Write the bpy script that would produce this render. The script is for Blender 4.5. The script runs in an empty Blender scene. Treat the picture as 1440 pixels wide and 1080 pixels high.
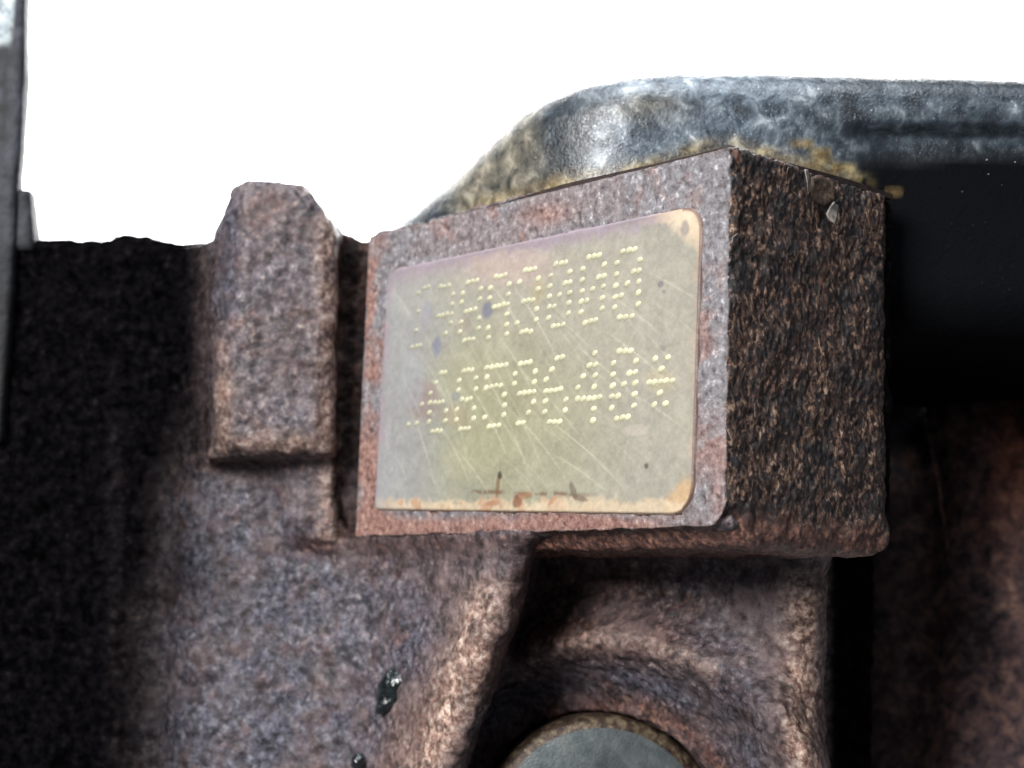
import bpy, math, time
import numpy as np
import openvdb as vdb
from mathutils import Matrix, Vector

T0 = time.time()
scene = bpy.context.scene
COL = scene.collection
MM = 0.001
rng = np.random.default_rng(7)

# ------------------------------------------------------------------ camera
# Pad frame: origin at the upper right front corner of the machined pad, bx along the pad
# face, by into the block, z up.  World frame: z up, Y straight ahead of the camera.
CB = np.array([116.944, -131.374, -50.859])
RB = np.array([[0.66001861, 0.75053001, 0.03286537],
               [-0.08405445, 0.11724923, -0.98953902],
               [-0.74653217, 0.65035169, 0.14047206]])
f_h = RB[2, :2] / np.linalg.norm(RB[2, :2])
A = np.array([[f_h[1], -f_h[0], 0], [f_h[0], f_h[1], 0], [0, 0, 1.0]])     # pad frame -> world
CW = A @ CB
RW = RB @ A.T                                                            # world -> camera (right, down, forward)
FPX = 2396.9
def unb(p): return np.asarray(p, float) @ A.T                            # pad frame points to world
def ray(px, py):
    return ((px - 720) / FPX) * RW[0] + ((py - 540) / FPX) * RW[1] + RW[2]
def pix(px, py, Y):
    d = ray(px, py); t = (Y - CW[1]) / d[1]; return CW + t * d
def pixb(px, py, by=0.0):                                                # onto the plane of the pad face, in pad frame
    d = A.T @ ray(px, py); t = (by - CB[1]) / d[1]; return CB + t * d
def to_px(P):
    q = (P - CW) @ RW.T
    return 720 + FPX * q[..., 0] / q[..., 2], 540 + FPX * q[..., 1] / q[..., 2]

cam_d = bpy.data.cameras.new("camera"); cam = bpy.data.objects.new("camera", cam_d); COL.objects.link(cam)
cam_d.sensor_width = 36; cam_d.lens = FPX / 1440 * 36
cam_d.clip_start = 0.005; cam_d.clip_end = 10
M = np.eye(4); M[:3, 0] = RW[0]; M[:3, 1] = -RW[1]; M[:3, 2] = -RW[2]; M[:3, 3] = CW * MM
cam.matrix_world = Matrix(M.tolist())
scene.camera = cam
cam_d.dof.use_dof = True
cam_d.dof.focus_distance = 0.186
cam_d.dof.aperture_fstop = 30

# ------------------------------------------------------------------ light
scene.view_settings.view_transform = 'Standard'; scene.view_settings.look = 'None'
scene.view_settings.exposure = 0; scene.view_settings.gamma = 1
world = bpy.data.worlds.new("World"); scene.world = world; world.use_nodes = True
wb = world.node_tree.nodes['Background']; wb.inputs[0].default_value = (0.80, 0.88, 1.0, 1); wb.inputs[1].default_value = 0.16
def area(name, loc, target, size, power, color, size_y=None):
    l = bpy.data.lights.new(name, 'AREA'); l.shape = 'RECTANGLE'; l.size = size; l.size_y = size_y or size
    l.energy = power; l.color = color
    o = bpy.data.objects.new(name, l); COL.objects.link(o); o.location = Vector(loc)
    o.rotation_euler = (Vector(target) - Vector(loc)).to_track_quat('-Z', 'Y').to_euler()
    return o
area("key_light", (-0.40, -0.52, 0.21), (-0.02, 0.02, -0.03), 0.30, 9.3, (0.99, 0.985, 0.98))
area("top_light", (-0.05, -0.05, 0.42), (0.0, 0.03, 0.0), 0.30, 2.6, (0.86, 0.93, 1.0), 0.22)
area("backdrop_light", (0.0, 0.20, 0.50), (0.0, 0.64, 0.38), 0.6, 60, (1, 1, 1), 0.1)

# ------------------------------------------------------------------ numpy noise and sdf helpers
TB = rng.random((64, 64, 64)).astype(np.float32)
def vnoise(P):
    i = np.floor(P).astype(np.int64); f = (P - i).astype(np.float32); f = f * f * (3 - 2 * f)
    out = 0
    for a in (0, 1):
        wa = f[..., 0] if a else 1 - f[..., 0]
        for b in (0, 1):
            wb_ = f[..., 1] if b else 1 - f[..., 1]
            for c in (0, 1):
                wc = f[..., 2] if c else 1 - f[..., 2]
                out = out + wa * wb_ * wc * TB[(i[..., 0] + a) & 63, (i[..., 1] + b) & 63, (i[..., 2] + c) & 63]
    return out
def fbm(P, scale, octv=4, gain=0.5, off=0.0, stretch=(1, 1, 1)):
    s = 0; amp = 1.0; tot = 0
    Q = P * np.array(stretch) / scale + off
    for k in range(octv):
        s = s + amp * vnoise(Q + 17.3 * k); tot += amp; amp *= gain; Q = Q * 2.03
    return s / tot
def sstep(a, b, x):
    t = np.clip((x - a) / (b - a), 0, 1); return t * t * (3 - 2 * t)
def smin(a, b, k):
    h = np.clip(0.5 + 0.5 * (b - a) / k, 0, 1); return b + (a - b) * h - k * h * (1 - h)
def smax(a, b, k): return -smin(-a, -b, k)
def poly2(x, z, pts):
    """signed distance to a 2D polygon"""
    pts = np.asarray(pts, float); d = None; s = None
    n = len(pts)
    for i in range(n):
        a = pts[i]; b = pts[i - 1]; ex, ez = b - a
        wx = x - a[0]; wz = z - a[1]
        t = np.clip((wx * ex + wz * ez) / (ex * ex + ez * ez), 0, 1)
        dx = wx - ex * t; dz = wz - ez * t; q = dx * dx + dz * dz
        c1 = z >= a[1]; c2 = z < b[1]; c3 = ex * wz > ez * wx
        flip = (c1 & c2 & c3) | (~c1 & ~c2 & ~c3)
        d = q if d is None else np.minimum(d, q)
        s = flip if s is None else s ^ flip
    return np.where(s, -1, 1) * np.sqrt(d)
def extr(d2, dy, r):
    """rounded extrusion of a 2D distance with an axial distance"""
    a = d2 + r; b = dy + r
    return np.minimum(np.maximum(a, b), 0) + np.sqrt(np.maximum(a, 0) ** 2 + np.maximum(b, 0) ** 2) - r
def box3(x, y, z, c, h, r):
    qx = np.abs(x - c[0]) - h[0] + r; qy = np.abs(y - c[1]) - h[1] + r; qz = np.abs(z - c[2]) - h[2] + r
    return np.minimum(np.maximum(np.maximum(qx, qy), qz), 0) + np.sqrt(np.maximum(qx, 0) ** 2 + np.maximum(qy, 0) ** 2 + np.maximum(qz, 0) ** 2) - r
def sdf_mesh(lo, hi, res, fn):
    lo = np.array(lo, float); n = np.ceil((np.array(hi) - lo) / res).astype(int) + 1
    x = (lo[0] + res * np.arange(n[0], dtype=np.float32))[:, None, None].astype(np.float32)
    y = (lo[1] + res * np.arange(n[1], dtype=np.float32))[None, :, None].astype(np.float32)
    z = (lo[2] + res * np.arange(n[2], dtype=np.float32))[None, None, :].astype(np.float32)
    d = np.ascontiguousarray(np.broadcast_to(fn(x, y, z), tuple(n)), dtype=np.float32)
    gx, gy, gz = None, None, None
    g = vdb.FloatGrid(); g.background = 3.0
    g.copyFromArray(np.clip(d / res, -3, 3)); g.background = 3.0
    P, Q = g.convertToQuads()
    # gradient normals by trilinear central differences
    I = np.clip(np.round(P).astype(int), 1, n - 2)
    N = np.stack([d[I[:, 0] + 1, I[:, 1], I[:, 2]] - d[I[:, 0] - 1, I[:, 1], I[:, 2]],
                  d[I[:, 0], I[:, 1] + 1, I[:, 2]] - d[I[:, 0], I[:, 1] - 1, I[:, 2]],
                  d[I[:, 0], I[:, 1], I[:, 2] + 1] - d[I[:, 0], I[:, 1], I[:, 2] - 1]], 1)
    N /= np.linalg.norm(N, axis=1, keepdims=True) + 1e-9
    fn_ = np.cross(P[Q[:, 1]] - P[Q[:, 0]], P[Q[:, 2]] - P[Q[:, 0]])
    if np.sum(fn_ * N[Q[:, 0]]) < 0: Q = Q[:, ::-1]
    return lo + P * res, Q.astype(np.int64), N

# ------------------------------------------------------------------ object helpers
def tag(o, label, cat, group=None, kind=None):
    if label: o['label'] = label
    if cat: o['category'] = cat
    if group: o['group'] = group
    if kind: o['kind'] = kind
    return o
def empty(name, loc, label, cat, group=None):
    o = bpy.data.objects.new(name, None); COL.objects.link(o); o.location = Vector(loc) * MM
    o.empty_display_size = 0.005
    return tag(o, label, cat, group)
def mesh_obj(name, V, F, mat, parent=None, attrs=None, smooth=True, normals=None):
    """V in world millimetres; F an (n,3|4) array or list of index lists"""
    me = bpy.data.meshes.new(name)
    V = np.asarray(V, np.float32) * MM
    if isinstance(F, np.ndarray):
        n, k = F.shape
        me.vertices.add(len(V)); me.vertices.foreach_set('co', V.ravel())
        me.loops.add(n * k); me.loops.foreach_set('vertex_index', F.astype(np.int32).ravel())
        me.polygons.add(n); me.polygons.foreach_set('loop_start', np.arange(0, n * k, k, dtype=np.int32))
        me.update(calc_edges=True)
    else:
        me.from_pydata([tuple(v) for v in V], [], [list(f) for f in F]); me.update()
    me.polygons.foreach_set('use_smooth', np.full(len(me.polygons), smooth))
    for k, a in (attrs or {}).items():
        a = np.asarray(a, np.float32)
        if a.ndim == 1:
            at = me.attributes.new(k, 'FLOAT', 'POINT'); at.data.foreach_set('value', a)
        else:
            at = me.attributes.new(k, 'FLOAT_COLOR', 'POINT')
            at.data.foreach_set('color', np.concatenate([a, np.ones((len(a), 1), np.float32)], 1).ravel())
    if normals is not None: me.normals_split_custom_set_from_vertices(normals.tolist())
    me.materials.append(mat)
    o = bpy.data.objects.new(name, me); COL.objects.link(o)
    if parent:
        o.parent = parent; L = Vector((0, 0, 0)); p = parent
        while p: L += p.location; p = p.parent
        o.location = -L
    return o
def vnormals(V, F):
    n = np.cross(V[F[:, 1]] - V[F[:, 0]], V[F[:, 2]] - V[F[:, 0]]); out = np.zeros_like(V)
    for k in range(F.shape[1]): np.add.at(out, F[:, k], n)
    return out / (np.linalg.norm(out, axis=1, keepdims=True) + 1e-12)
def sub_mesh(V, F, fmask):
    F2 = F[fmask]; u, inv = np.unique(F2, return_inverse=True)
    return u, inv.reshape(F2.shape)
def grid_faces(nu, nv):
    i = np.arange(nu * nv).reshape(nu, nv)
    return np.stack([i[:-1, :-1], i[1:, :-1], i[1:, 1:], i[:-1, 1:]], -1).reshape(-1, 4)

# ------------------------------------------------------------------ material helper
class NT:
    def __init__(s, name):
        s.m = bpy.data.materials.new(name); s.m.use_nodes = True; s.t = s.m.node_tree; s.n = s.t.nodes
        s.b = s.n['Principled BSDF']; s.out = s.n['Material Output']
        tc = s.n.new('ShaderNodeTexCoord'); mp = s.n.new('ShaderNodeVectorMath'); mp.operation = 'SCALE'; mp.inputs['Scale'].default_value = 1000
        s.t.links.new(tc.outputs['Object'], mp.inputs[0]); s.co = mp.outputs[0]
    def L(s, a, b): s.t.links.new(a, b)
    def noise(s, scale, detail=6, rough=0.6, dist=0.0, off=0.0, stretch=None, rot=None, vec=None):
        v = vec or s.co
        mp = s.n.new('ShaderNodeMapping'); s.L(v, mp.inputs[0])
        mp.inputs['Location'].default_value = (off, off * 1.7, off * .6)
        if stretch: mp.inputs['Scale'].default_value = stretch
        if rot: mp.inputs['Rotation'].default_value = rot
        n = s.n.new('ShaderNodeTexNoise'); s.L(mp.outputs[0], n.inputs['Vector'])
        n.inputs['Scale'].default_value = scale; n.inputs['Detail'].default_value = detail
        n.inputs['Roughness'].default_value = rough; n.inputs['Distortion'].default_value = dist
        return n.outputs['Fac']
    def voro(s, scale, feature='F1', stretch=None, off=0.0):
        mp = s.n.new('ShaderNodeMapping'); s.L(s.co, mp.inputs[0]); mp.inputs['Location'].default_value = (off, off, off)
        if stretch: mp.inputs['Scale'].default_value = stretch
        n = s.n.new('ShaderNodeTexVoronoi'); n.feature = feature; s.L(mp.outputs[0], n.inputs['Vector']); n.inputs['Scale'].default_value = scale
        return n.outputs['Distance']
    def ramp(s, fac, stops, interp='LINEAR'):
        r = s.n.new('ShaderNodeValToRGB'); s.L(fac, r.inputs[0]); cr = r.color_ramp; cr.interpolation = interp
        while len(cr.elements) < len(stops): cr.elements.new(0.5)
        for e, (p, c) in zip(cr.elements, stops):
            e.position = p; e.color = (c, c, c, 1) if isinstance(c, (int, float)) else (*c, 1)
        return r.outputs[0]
    def mix(s, fac, a, b, mode='MIX'):
        m = s.n.new('ShaderNodeMix'); m.data_type = 'RGBA'; m.blend_type = mode
        for i, v in ((0, fac), (6, a), (7, b)):
            if isinstance(v, (int, float)): m.inputs[i].default_value = v
            elif isinstance(v, tuple): m.inputs[i].default_value = (*v, 1)
            else: s.L(v, m.inputs[i])
        return m.outputs[2]
    def math(s, op, a, b=0.0, clamp=False):
        m = s.n.new('ShaderNodeMath'); m.operation = op; m.use_clamp = clamp
        for i, v in ((0, a), (1, b)):
            if isinstance(v, (int, float)): m.inputs[i].default_value = v
            else: s.L(v, m.inputs[i])
        return m.outputs[0]
    def attr(s, name, col=False):
        a = s.n.new('ShaderNodeAttribute'); a.attribute_name = name; return a.outputs['Color' if col else 'Fac']
    def bump(s, h, dist, strength=1.0, prev=None):
        b = s.n.new('ShaderNodeBump'); s.L(h, b.inputs['Height']); b.inputs['Distance'].default_value = dist * MM; b.inputs['Strength'].default_value = strength
        if prev: s.L(prev, b.inputs['Normal'])
        return b.outputs[0]
    def done(s, col, rough=0.6, metal=0.0, normal=None, spec=0.5):
        for k, v in (('Base Color', col), ('Roughness', rough), ('Metallic', metal), ('Specular IOR Level', spec)):
            i = s.b.inputs[k]
            if isinstance(v, (int, float)): i.default_value = v
            elif isinstance(v, tuple): i.default_value = (*v, 1)
            else: s.L(v, i)
        if normal: s.L(normal, s.b.inputs['Normal'])
        return s.m
def lin(r, g, b): return tuple(((c / 255) / 12.92 if c / 255 <= .04045 else ((c / 255 + .055) / 1.055) ** 2.4) for c in (r, g, b))

def mat_casting():
    s = NT('cast_iron_rusty')
    n1 = s.noise(1.1, 7, 0.68, 0.3)
    base = s.ramp(n1, [(0.37, lin(34, 26, 30)), (0.45, lin(80, 70, 75)), (0.54, lin(112, 99, 102)), (0.62, lin(160, 142, 132)), (0.72, lin(208, 190, 175))])
    blue = s.ramp(n1, [(0.36, lin(30, 28, 36)), (0.46, lin(70, 68, 80)), (0.57, lin(100, 98, 110)), (0.70, lin(150, 150, 158))])
    brown = s.ramp(n1, [(0.34, lin(36, 20, 17)), (0.5, lin(84, 54, 46)), (0.62, lin(128, 88, 70)), (0.75, lin(170, 124, 94))])
    mb = s.ramp(s.noise(0.10, 4, 0.6, 0.5, off=3), [(0.40, 0.0), (0.60, 1.0)])
    mb = s.math('ADD', s.math('MULTIPLY', mb, 0.45), s.attr('blue'), clamp=True)
    c = s.mix(mb, base, blue)
    mr = s.ramp(s.noise(0.20, 5, 0.65, 0.5, off=9), [(0.50, 0.0), (0.68, 0.75)])
    mr = s.math('MAXIMUM', mr, s.attr('brown'))
    c = s.mix(mr, c, brown)
    spk = s.ramp(s.noise(1.5, 4, 0.62, 0.3, off=21), [(0.355, 1.0), (0.42, 0.0)])
    c = s.mix(s.math('MULTIPLY', spk, 0.75), c, lin(34, 26, 28))
    sm = s.ramp(s.noise(0.16, 4, 0.6, 0.6, off=81), [(0.42, 0.0), (0.66, 0.75)])
    sm = s.math('MAXIMUM', sm, s.attr('smooth'))
    c = s.mix(sm, c, s.ramp(s.noise(0.35, 5, 0.6, 0.5, off=87), [(0.36, lin(70, 58, 60)), (0.5, lin(98, 82, 82)), (0.66, lin(122, 106, 104))]))
    lt = s.ramp(s.noise(2.0, 3, 0.6, off=33), [(0.66, 0.0), (0.74, 1.0)])
    c = s.mix(s.math('MULTIPLY', lt, 0.45), c, lin(190, 172, 158))
    pal = s.ramp(s.noise(1.25, 6, 0.66, 0.3, off=55), [(0.34, lin(82, 58, 50)), (0.46, lin(146, 114, 102)), (0.56, lin(196, 166, 148)), (0.68, lin(232, 216, 204))])
    c = s.mix(s.attr('worn_lit'), c, pal)  # pale tan of the crests, wear and painted light together
    gr = s.attr('painted_dark')  # near-black tone that puts the shade of recesses into the colour
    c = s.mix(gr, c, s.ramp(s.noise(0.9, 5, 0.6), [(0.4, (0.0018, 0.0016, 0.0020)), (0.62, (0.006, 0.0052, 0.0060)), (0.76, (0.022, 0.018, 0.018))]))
    dkp = s.ramp(s.noise(0.55, 5, 0.62, 0.6, off=71), [(0.38, 0.34), (0.50, 0.78), (0.68, 1.04)])
    c = s.mix(1.0, c, dkp, 'MULTIPLY')
    nb = s.bump(s.noise(1.3, 5, 0.60), 0.19)
    r = s.ramp(s.noise(1.5, 4, 0.6, off=40), [(0.35, 0.42), (0.65, 0.78)])
    sp_ = s.math('MULTIPLY', s.math('SUBTRACT', 1.0, gr), 0.42)
    return s.done(c, r, 0.0, nb, sp_)

def mat_pad_face():
    s = NT('machined_iron_weathered')
    n1 = s.noise(1.3, 7, 0.7, 0.2)
    grey = s.ramp(n1, [(0.32, lin(74, 62, 66)), (0.43, lin(102, 97, 99)), (0.58, lin(130, 126, 128)), (0.70, lin(200, 196, 200))])
    red = s.ramp(n1, [(0.32, lin(72, 46, 42)), (0.46, lin(124, 90, 82)), (0.62, lin(156, 122, 108)), (0.72, lin(196, 174, 160))])
    m = s.ramp(s.noise(0.22, 5, 0.6, 0.5, off=4), [(0.50, 0.0), (0.66, 0.7)])
    m = s.math('MAXIMUM', m, s.attr('red'))
    c = s.mix(m, grey, red)
    pit = s.ramp(s.noise(1.9, 3, 0.55, off=12), [(0.27, 1.0), (0.35, 0.0)])
    c = s.mix(s.math('MULTIPLY', pit, 0.75), c, lin(58, 44, 52))
    # flaky dark rust of the side and under faces
    st = (1.0, 1.0, 0.62)
    f1 = s.noise(1.8, 9, 0.74, 0.6, stretch=st, off=2)
    rust = s.ramp(f1, [(0.40, (0.005, 0.0025, 0.0025)), (0.475, (0.020, 0.010, 0.009)), (0.53, (0.10, 0.050, 0.034)), (0.58, (0.30, 0.18, 0.11)), (0.67, (0.52, 0.40, 0.31))])
    f2 = s.ramp(s.noise(0.25, 4, 0.6, 0.4, off=7), [(0.45, 0.0), (0.62, 0.85)])
    blk = s.ramp(f1, [(0.40, (0.003, 0.003, 0.004)), (0.55, (0.018, 0.017, 0.020)), (0.70, (0.16, 0.16, 0.17))])
    rust = s.mix(f2, rust, blk)
    f3 = s.ramp(s.noise(0.5, 4, 0.6, 0.4, off=17), [(0.60, 0.0), (0.70, 0.7)])
    rust = s.mix(f3, rust, s.ramp(f1, [(0.36, (0.02, 0.008, 0.005)), (0.6, (0.17, 0.06, 0.03))]))
    low = s.ramp(n1, [(0.36, lin(44, 24, 20)), (0.5, lin(86, 56, 48)), (0.62, lin(146, 104, 86))])
    rust = s.mix(s.attr('low'), rust, low)
    rust = s.mix(s.attr('far'), rust, (0.003, 0.002, 0.002))  # side's fall into shade at the far edge, painted black
    side = s.attr('side')
    c = s.mix(side, c, rust)
    nb = s.bump(s.noise(1.6, 6, 0.7), 0.16)
    nb = s.bump(s.math('MULTIPLY', f1, side), 0.22, prev=nb)
    r = s.mix(side, s.ramp(s.noise(2.0, 4, 0.6, off=44), [(0.35, 0.34), (0.65, 0.62)]), s.ramp(f1, [(0.4, 0.30), (0.65, 0.7)]))
    return s.done(c, r, 0.0, nb, 0.5)

def mat_cover():
    s = NT('black_painted_sheet_dusty')
    n1 = s.noise(0.42, 8, 0.62, 0.5)
    paint = s.ramp(n1, [(0.38, (0.012, 0.015, 0.019)), (0.55, (0.026, 0.034, 0.042)), (0.70, (0.09, 0.11, 0.12))])
    dk = s.attr('black')
    paint = s.mix(dk, paint, (0.0040, 0.0042, 0.0052))  # shade on the lower wall, put into the paint colour
    grey = s.ramp(n1, [(0.34, lin(44, 52, 60)), (0.47, lin(74, 85, 96)), (0.58, lin(116, 127, 136)), (0.70, lin(206, 210, 214))])
    beige = s.ramp(n1, [(0.34, lin(54, 56, 52)), (0.5, lin(112, 106, 92)), (0.66, lin(168, 158, 138))])
    olive = s.ramp(n1, [(0.34, lin(52, 40, 28)), (0.5, lin(104, 88, 58)), (0.66, lin(164, 148, 108))])
    c = s.mix(s.attr('grey'), paint, grey)  # brightness of the upward-facing roll coloured in as grey
    c = s.mix(s.attr('beige'), c, beige)
    c = s.mix(s.attr('olive'), c, olive)
    # small white specks
    spn = s.math('MULTIPLY', s.noise(0.5, 3, 0.6, off=13), 0.13)
    sp = s.ramp(s.math('SUBTRACT', s.voro(0.75, off=3), s.math('SUBTRACT', spn, 0.052)), [(0.035, 1.0), (0.06, 0.0)])
    sp = s.math('MULTIPLY', sp, s.attr('specks'))
    c = s.mix(s.math('MULTIPLY', sp, 0.9), c, (0.62, 0.66, 0.70))
    nb = s.bump(s.noise(2.6, 4, 0.6, 0.8), 0.08)
    nb = s.bump(s.noise(0.6, 4, 0.6, 1.2, off=8), 0.12, prev=nb)
    r = s.math('MAXIMUM', s.ramp(s.noise(0.7, 5, 0.6, off=20), [(0.35, 0.15), (0.65, 0.36)]), s.math('MULTIPLY', dk, 0.75))
    return s.done(c, r, 0.0, nb, s.math('SUBTRACT', 0.55, s.math('MULTIPLY', dk, 0.53)))

def mat_simple(name, stops, scale=1.0, rough=0.6, bump=0.1, bscale=2.0, metal=0.0, spec=0.5, dist=0.3, emis=None):
    s = NT(name)
    c = s.ramp(s.noise(scale, 6, 0.65, dist), stops)
    nb = s.bump(s.noise(bscale, 5, 0.65, off=6), bump)
    return s.done(c, rough, metal, nb, spec)

M_CAST = mat_casting(); M_PAD = mat_pad_face(); M_COVER = mat_cover()

# ================================================================== SETTING: white backdrop
s = NT('white_board'); M_BOARD = s.done(s.ramp(s.noise(0.02, 2, 0.5), [(0, (0.86, 0.86, 0.86)), (1, (0.9, 0.9, 0.9))]), 0.9, 0, None, 0.2)
bw, bd = 700, 640
nn = 24
vv = []
th = np.linspace(0, 1, nn)
prof = [(560 - 0, -420 + 0)]
P = []
for k in range(nn):                       # a cove: floor sweeping up into the board
    a = th[k] * math.pi / 2
    P.append((bd - 140 + 140 * math.sin(a), -460 + 140 - 140 * math.cos(a)))
P = [(200, -460)] + P + [(bd, 700)]
V = []; 
for x in (-bw, bw):
    for (y, z) in P: V.append((x, y, z))
for x in (bw, -bw):
    pass
n = len(P)
F = [(i, i + 1, n + i + 1, n + i) for i in range(n - 1)]
# give the board a thickness
V2 = V + [(x, y + 4, z - 4) for (x, y, z) in V]
F2 = F + [tuple(2 * n + i for i in f[::-1]) for f in F]
F2 += [(i + 1, i, 2 * n + i, 2 * n + i + 1) for i in range(n - 1)] + [(n + i, n + i + 1, 3 * n + i + 1, 3 * n + i) for i in range(n - 1)]
F2 += [(n - 1, 2 * n - 1, 4 * n - 1, 3 * n - 1), (0, 2 * n, 3 * n, n)]
board = mesh_obj('white_backdrop', V2, F2, M_BOARD); board['kind'] = 'structure'

# ================================================================== ENGINE BLOCK
block = empty('engine_block', (-20, 30, -80), 'rusty cast iron engine block filling the lower picture, with a numbered machined pad', 'engine block')
W, D, H = 64.03, 28.6, 40.0
bX = A[:2, 0]; bY = A[:2, 1]
def xz(px, py, Y): p = pix(px, py, Y); return (p[0], p[2])

lug_poly = [xz(*p, 46) for p in ((326, 252), (427, 257), (479, 328), (476, 640), (286, 645), (286, 335))]
TOPZ = pix(250, 335, 54)[2]; TOPD = pix(120, 335, 70)[2]
cavL = [xz(752, 770, 30), xz(735, 850, 30), xz(700, 950, 30), xz(655, 1085, 30), xz(620, 1180, 30)]
PC = xz(846, 1181, 40)
print('TOPZ', TOPZ, 'plug', PC, 'lug', lug_poly, 'pad left', unb((-W, 0, 0)))
slot_poly = [xz(*p, 49) for p in ((482, 250), (521, 250), (512, 560), (501, 744), (486, 744), (474, 700), (473, 500))]
X_COL = pix(1172, 950, 22)[0]
def body_sdf(x, y, z):
    bx = x * bX[0] + y * bX[1]; by = x * bY[0] + y * bY[1]
    # frontal wall on the left
    wall = 52.0 - y
    left = (pix(205, 800, 54)[0] - x)
    wall = smax(wall, left, 16.0)
    # oblique wall running under the pad
    wo = 1.7 - by
    # rib: bulges out a little towards the cavity edge
    edge_x = np.interp(z.ravel(), [p[1] for p in cavL[::-1]], [p[0] for p in cavL[::-1]]).astype(np.float32).reshape(z.shape)
    cut = x - edge_x                                    # >0 right of the rib
    bul = 1.6 * np.exp(-((cut + 4.5) / 4.5) ** 2)
    wo = (wo - bul) * 0.9
    wo = smax(wo, cut * 0.95, 4.2)
    d = smin(wall, wo, 7.0)
    # floor of the cavity, rising towards the column on the right
    yf = np.interp(x.ravel(), [-40, -24, -14, -4, 4, 9, 16], [58, 50, 42, 34, 27, 21.5, 20.5]).astype(np.float32).reshape(x.shape)
    r = np.sqrt((x - PC[0]) ** 2 + (z - PC[1]) ** 2)
    # soft ridge round the bore, a trough outside it and a bowl sloping in to the plug
    h = yf - 4.2 * np.exp(-((r - 24.2) / 2.8) ** 2) + 1.8 * np.exp(-((r - 32) / 3.5) ** 2) + 5.0 * (1 - sstep(16.0, 23.5, r))
    fl = (h - y) * 0.72
    fl = smax(fl, x - X_COL, 5.0)
    d = smin(d, fl, 1.2)
    bore = np.maximum(r - 15.3, y - 56)
    d = smax(d, -bore, 0.8)
    # flat top of the block
    d = smax(d, z - TOPZ, 1.0)
    # deep dark wall on the far left with a slim vertical ridge
    dw = 71.0 - y
    rx = pix(163, 800, 69)[0]
    ridge = np.sqrt((x - rx) ** 2 + (y - 71) ** 2 * 0.8) - 4.2
    dw = smin(dw, ridge, 2.5)
    dw = smax(dw, z - TOPD, 0.8)
    dw = np.maximum(dw, x - 0)
    d = smin(d, dw, 3.0)
    # raised block left of the pad, ending in a ledge
    zb = pix(440, 762, 48)[2]
    xl = pix(392, 700, 48)[0]
    rb = smax(smax(49.3 - y, zb - z, 2.6), xl - x, 4.0)
    rb = smax(smax(rb, x - pix(474, 600, 48)[0], 0.8), z - TOPZ, 1.0)
    d = smin(d, rb, 2.4)
    # lug
    d2 = poly2(x, z, lug_poly)
    xl_ = pix(286, 500, 46)[0]
    lf = 43.6 - y + np.maximum(0, (pix(330, 500, 44)[0] - x)) * 1.1     # left flank falls away
    lug = smax(d2 * 1.0, lf * 0.8, 2.4)
    d = smin(d, lug, 2.2)
    # pad core so that the casting flows into the pad
    pc = box3(bx, by, z, (-W / 2, D / 2 + 0.8, -H / 2 - 0.3), (W / 2 - 0.6, D / 2, H / 2 - .1), 1.0)
    d = smin(d, pc, 3.4)
    cutp = np.maximum(np.maximum(by - 0.9, -H + 0.3 - z), -W - bx)
    d = np.maximum(d, -cutp)
    slot = extr(poly2(x, z, slot_poly), np.abs(y - 47.0) - 4.2, 0.4)
    d = smax(d, -slot, 0.8)
    d = np.maximum(d, y - 80)
    return d
V, Q, N = sdf_mesh((-124, -1, -102), (26, 81.5, 6), 0.37, body_sdf)
print('body', V.shape, time.time() - T0)
N = vnormals(V, Q)
px, py = to_px(V)
padb = V @ A     # world -> pad frame
dis = (fbm(V, 3.0, 3) - 0.5) * 0.7 + (fbm(V, 1.1, 3, off=5) - 0.5) * 0.75
V = V + N * dis[:, None]
N = vnormals(V, Q)
big = fbm(V, 9.0, 4, off=3)
rr = np.hypot(px - 848, py - 1181)
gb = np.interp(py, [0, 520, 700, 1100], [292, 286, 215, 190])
painted_dark = 1 - sstep(-30, 44 + sstep(500, 640, py) * 100, px - gb + (big - .5) * 80 * sstep(500, 620, py))  # shade of the recessed left wall painted black
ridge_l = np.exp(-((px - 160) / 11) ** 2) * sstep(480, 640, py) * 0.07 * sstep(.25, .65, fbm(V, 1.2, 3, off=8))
painted_dark = np.clip(painted_dark - ridge_l, 0, 1) ** .8
painted_dark = np.maximum(painted_dark, 0.97 * sstep(1160, 1176, px))  # shaded right flank of the buttress, painted black too
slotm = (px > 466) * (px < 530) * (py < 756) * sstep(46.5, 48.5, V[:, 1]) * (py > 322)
painted_dark = np.maximum(painted_dark, slotm * (.66 + .5 * (fbm(V, 2.6, 3, off=61) - .5)))  # shade inside the slot painted dark
blue = 0.9 * sstep(205, 260, px) * (1 - sstep(420, 640, px + (big - .5) * 150)) * sstep(640, 760, py + (big - .5) * 80) * .8
blue = np.clip(blue * 1.3, 0, 1); blue = np.maximum(blue, .75 * np.exp(-((px - 565) / 40) ** 2) * sstep(800, 860, py) * (1 - sstep(920, 1000, py)))
blue = np.maximum(blue, .9 * np.exp(-((rr - 228) / 20) ** 2))
blue = np.maximum(blue, 0.6 * np.exp(-((px - 1040) / 60) ** 2) * sstep(820, 900, py))
blue = np.maximum(blue, 0.8 * np.exp(-((px - 322 + (py - 300) * .04) / 18) ** 2) * (py < 560))  # bluish highlight painted down the lug's left edge
brown = 0.75 * np.exp(-((py - 768) / 20) ** 2) * sstep(380, 440, px)  # shade line below the ledge painted brown, over the brown fillet

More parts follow.
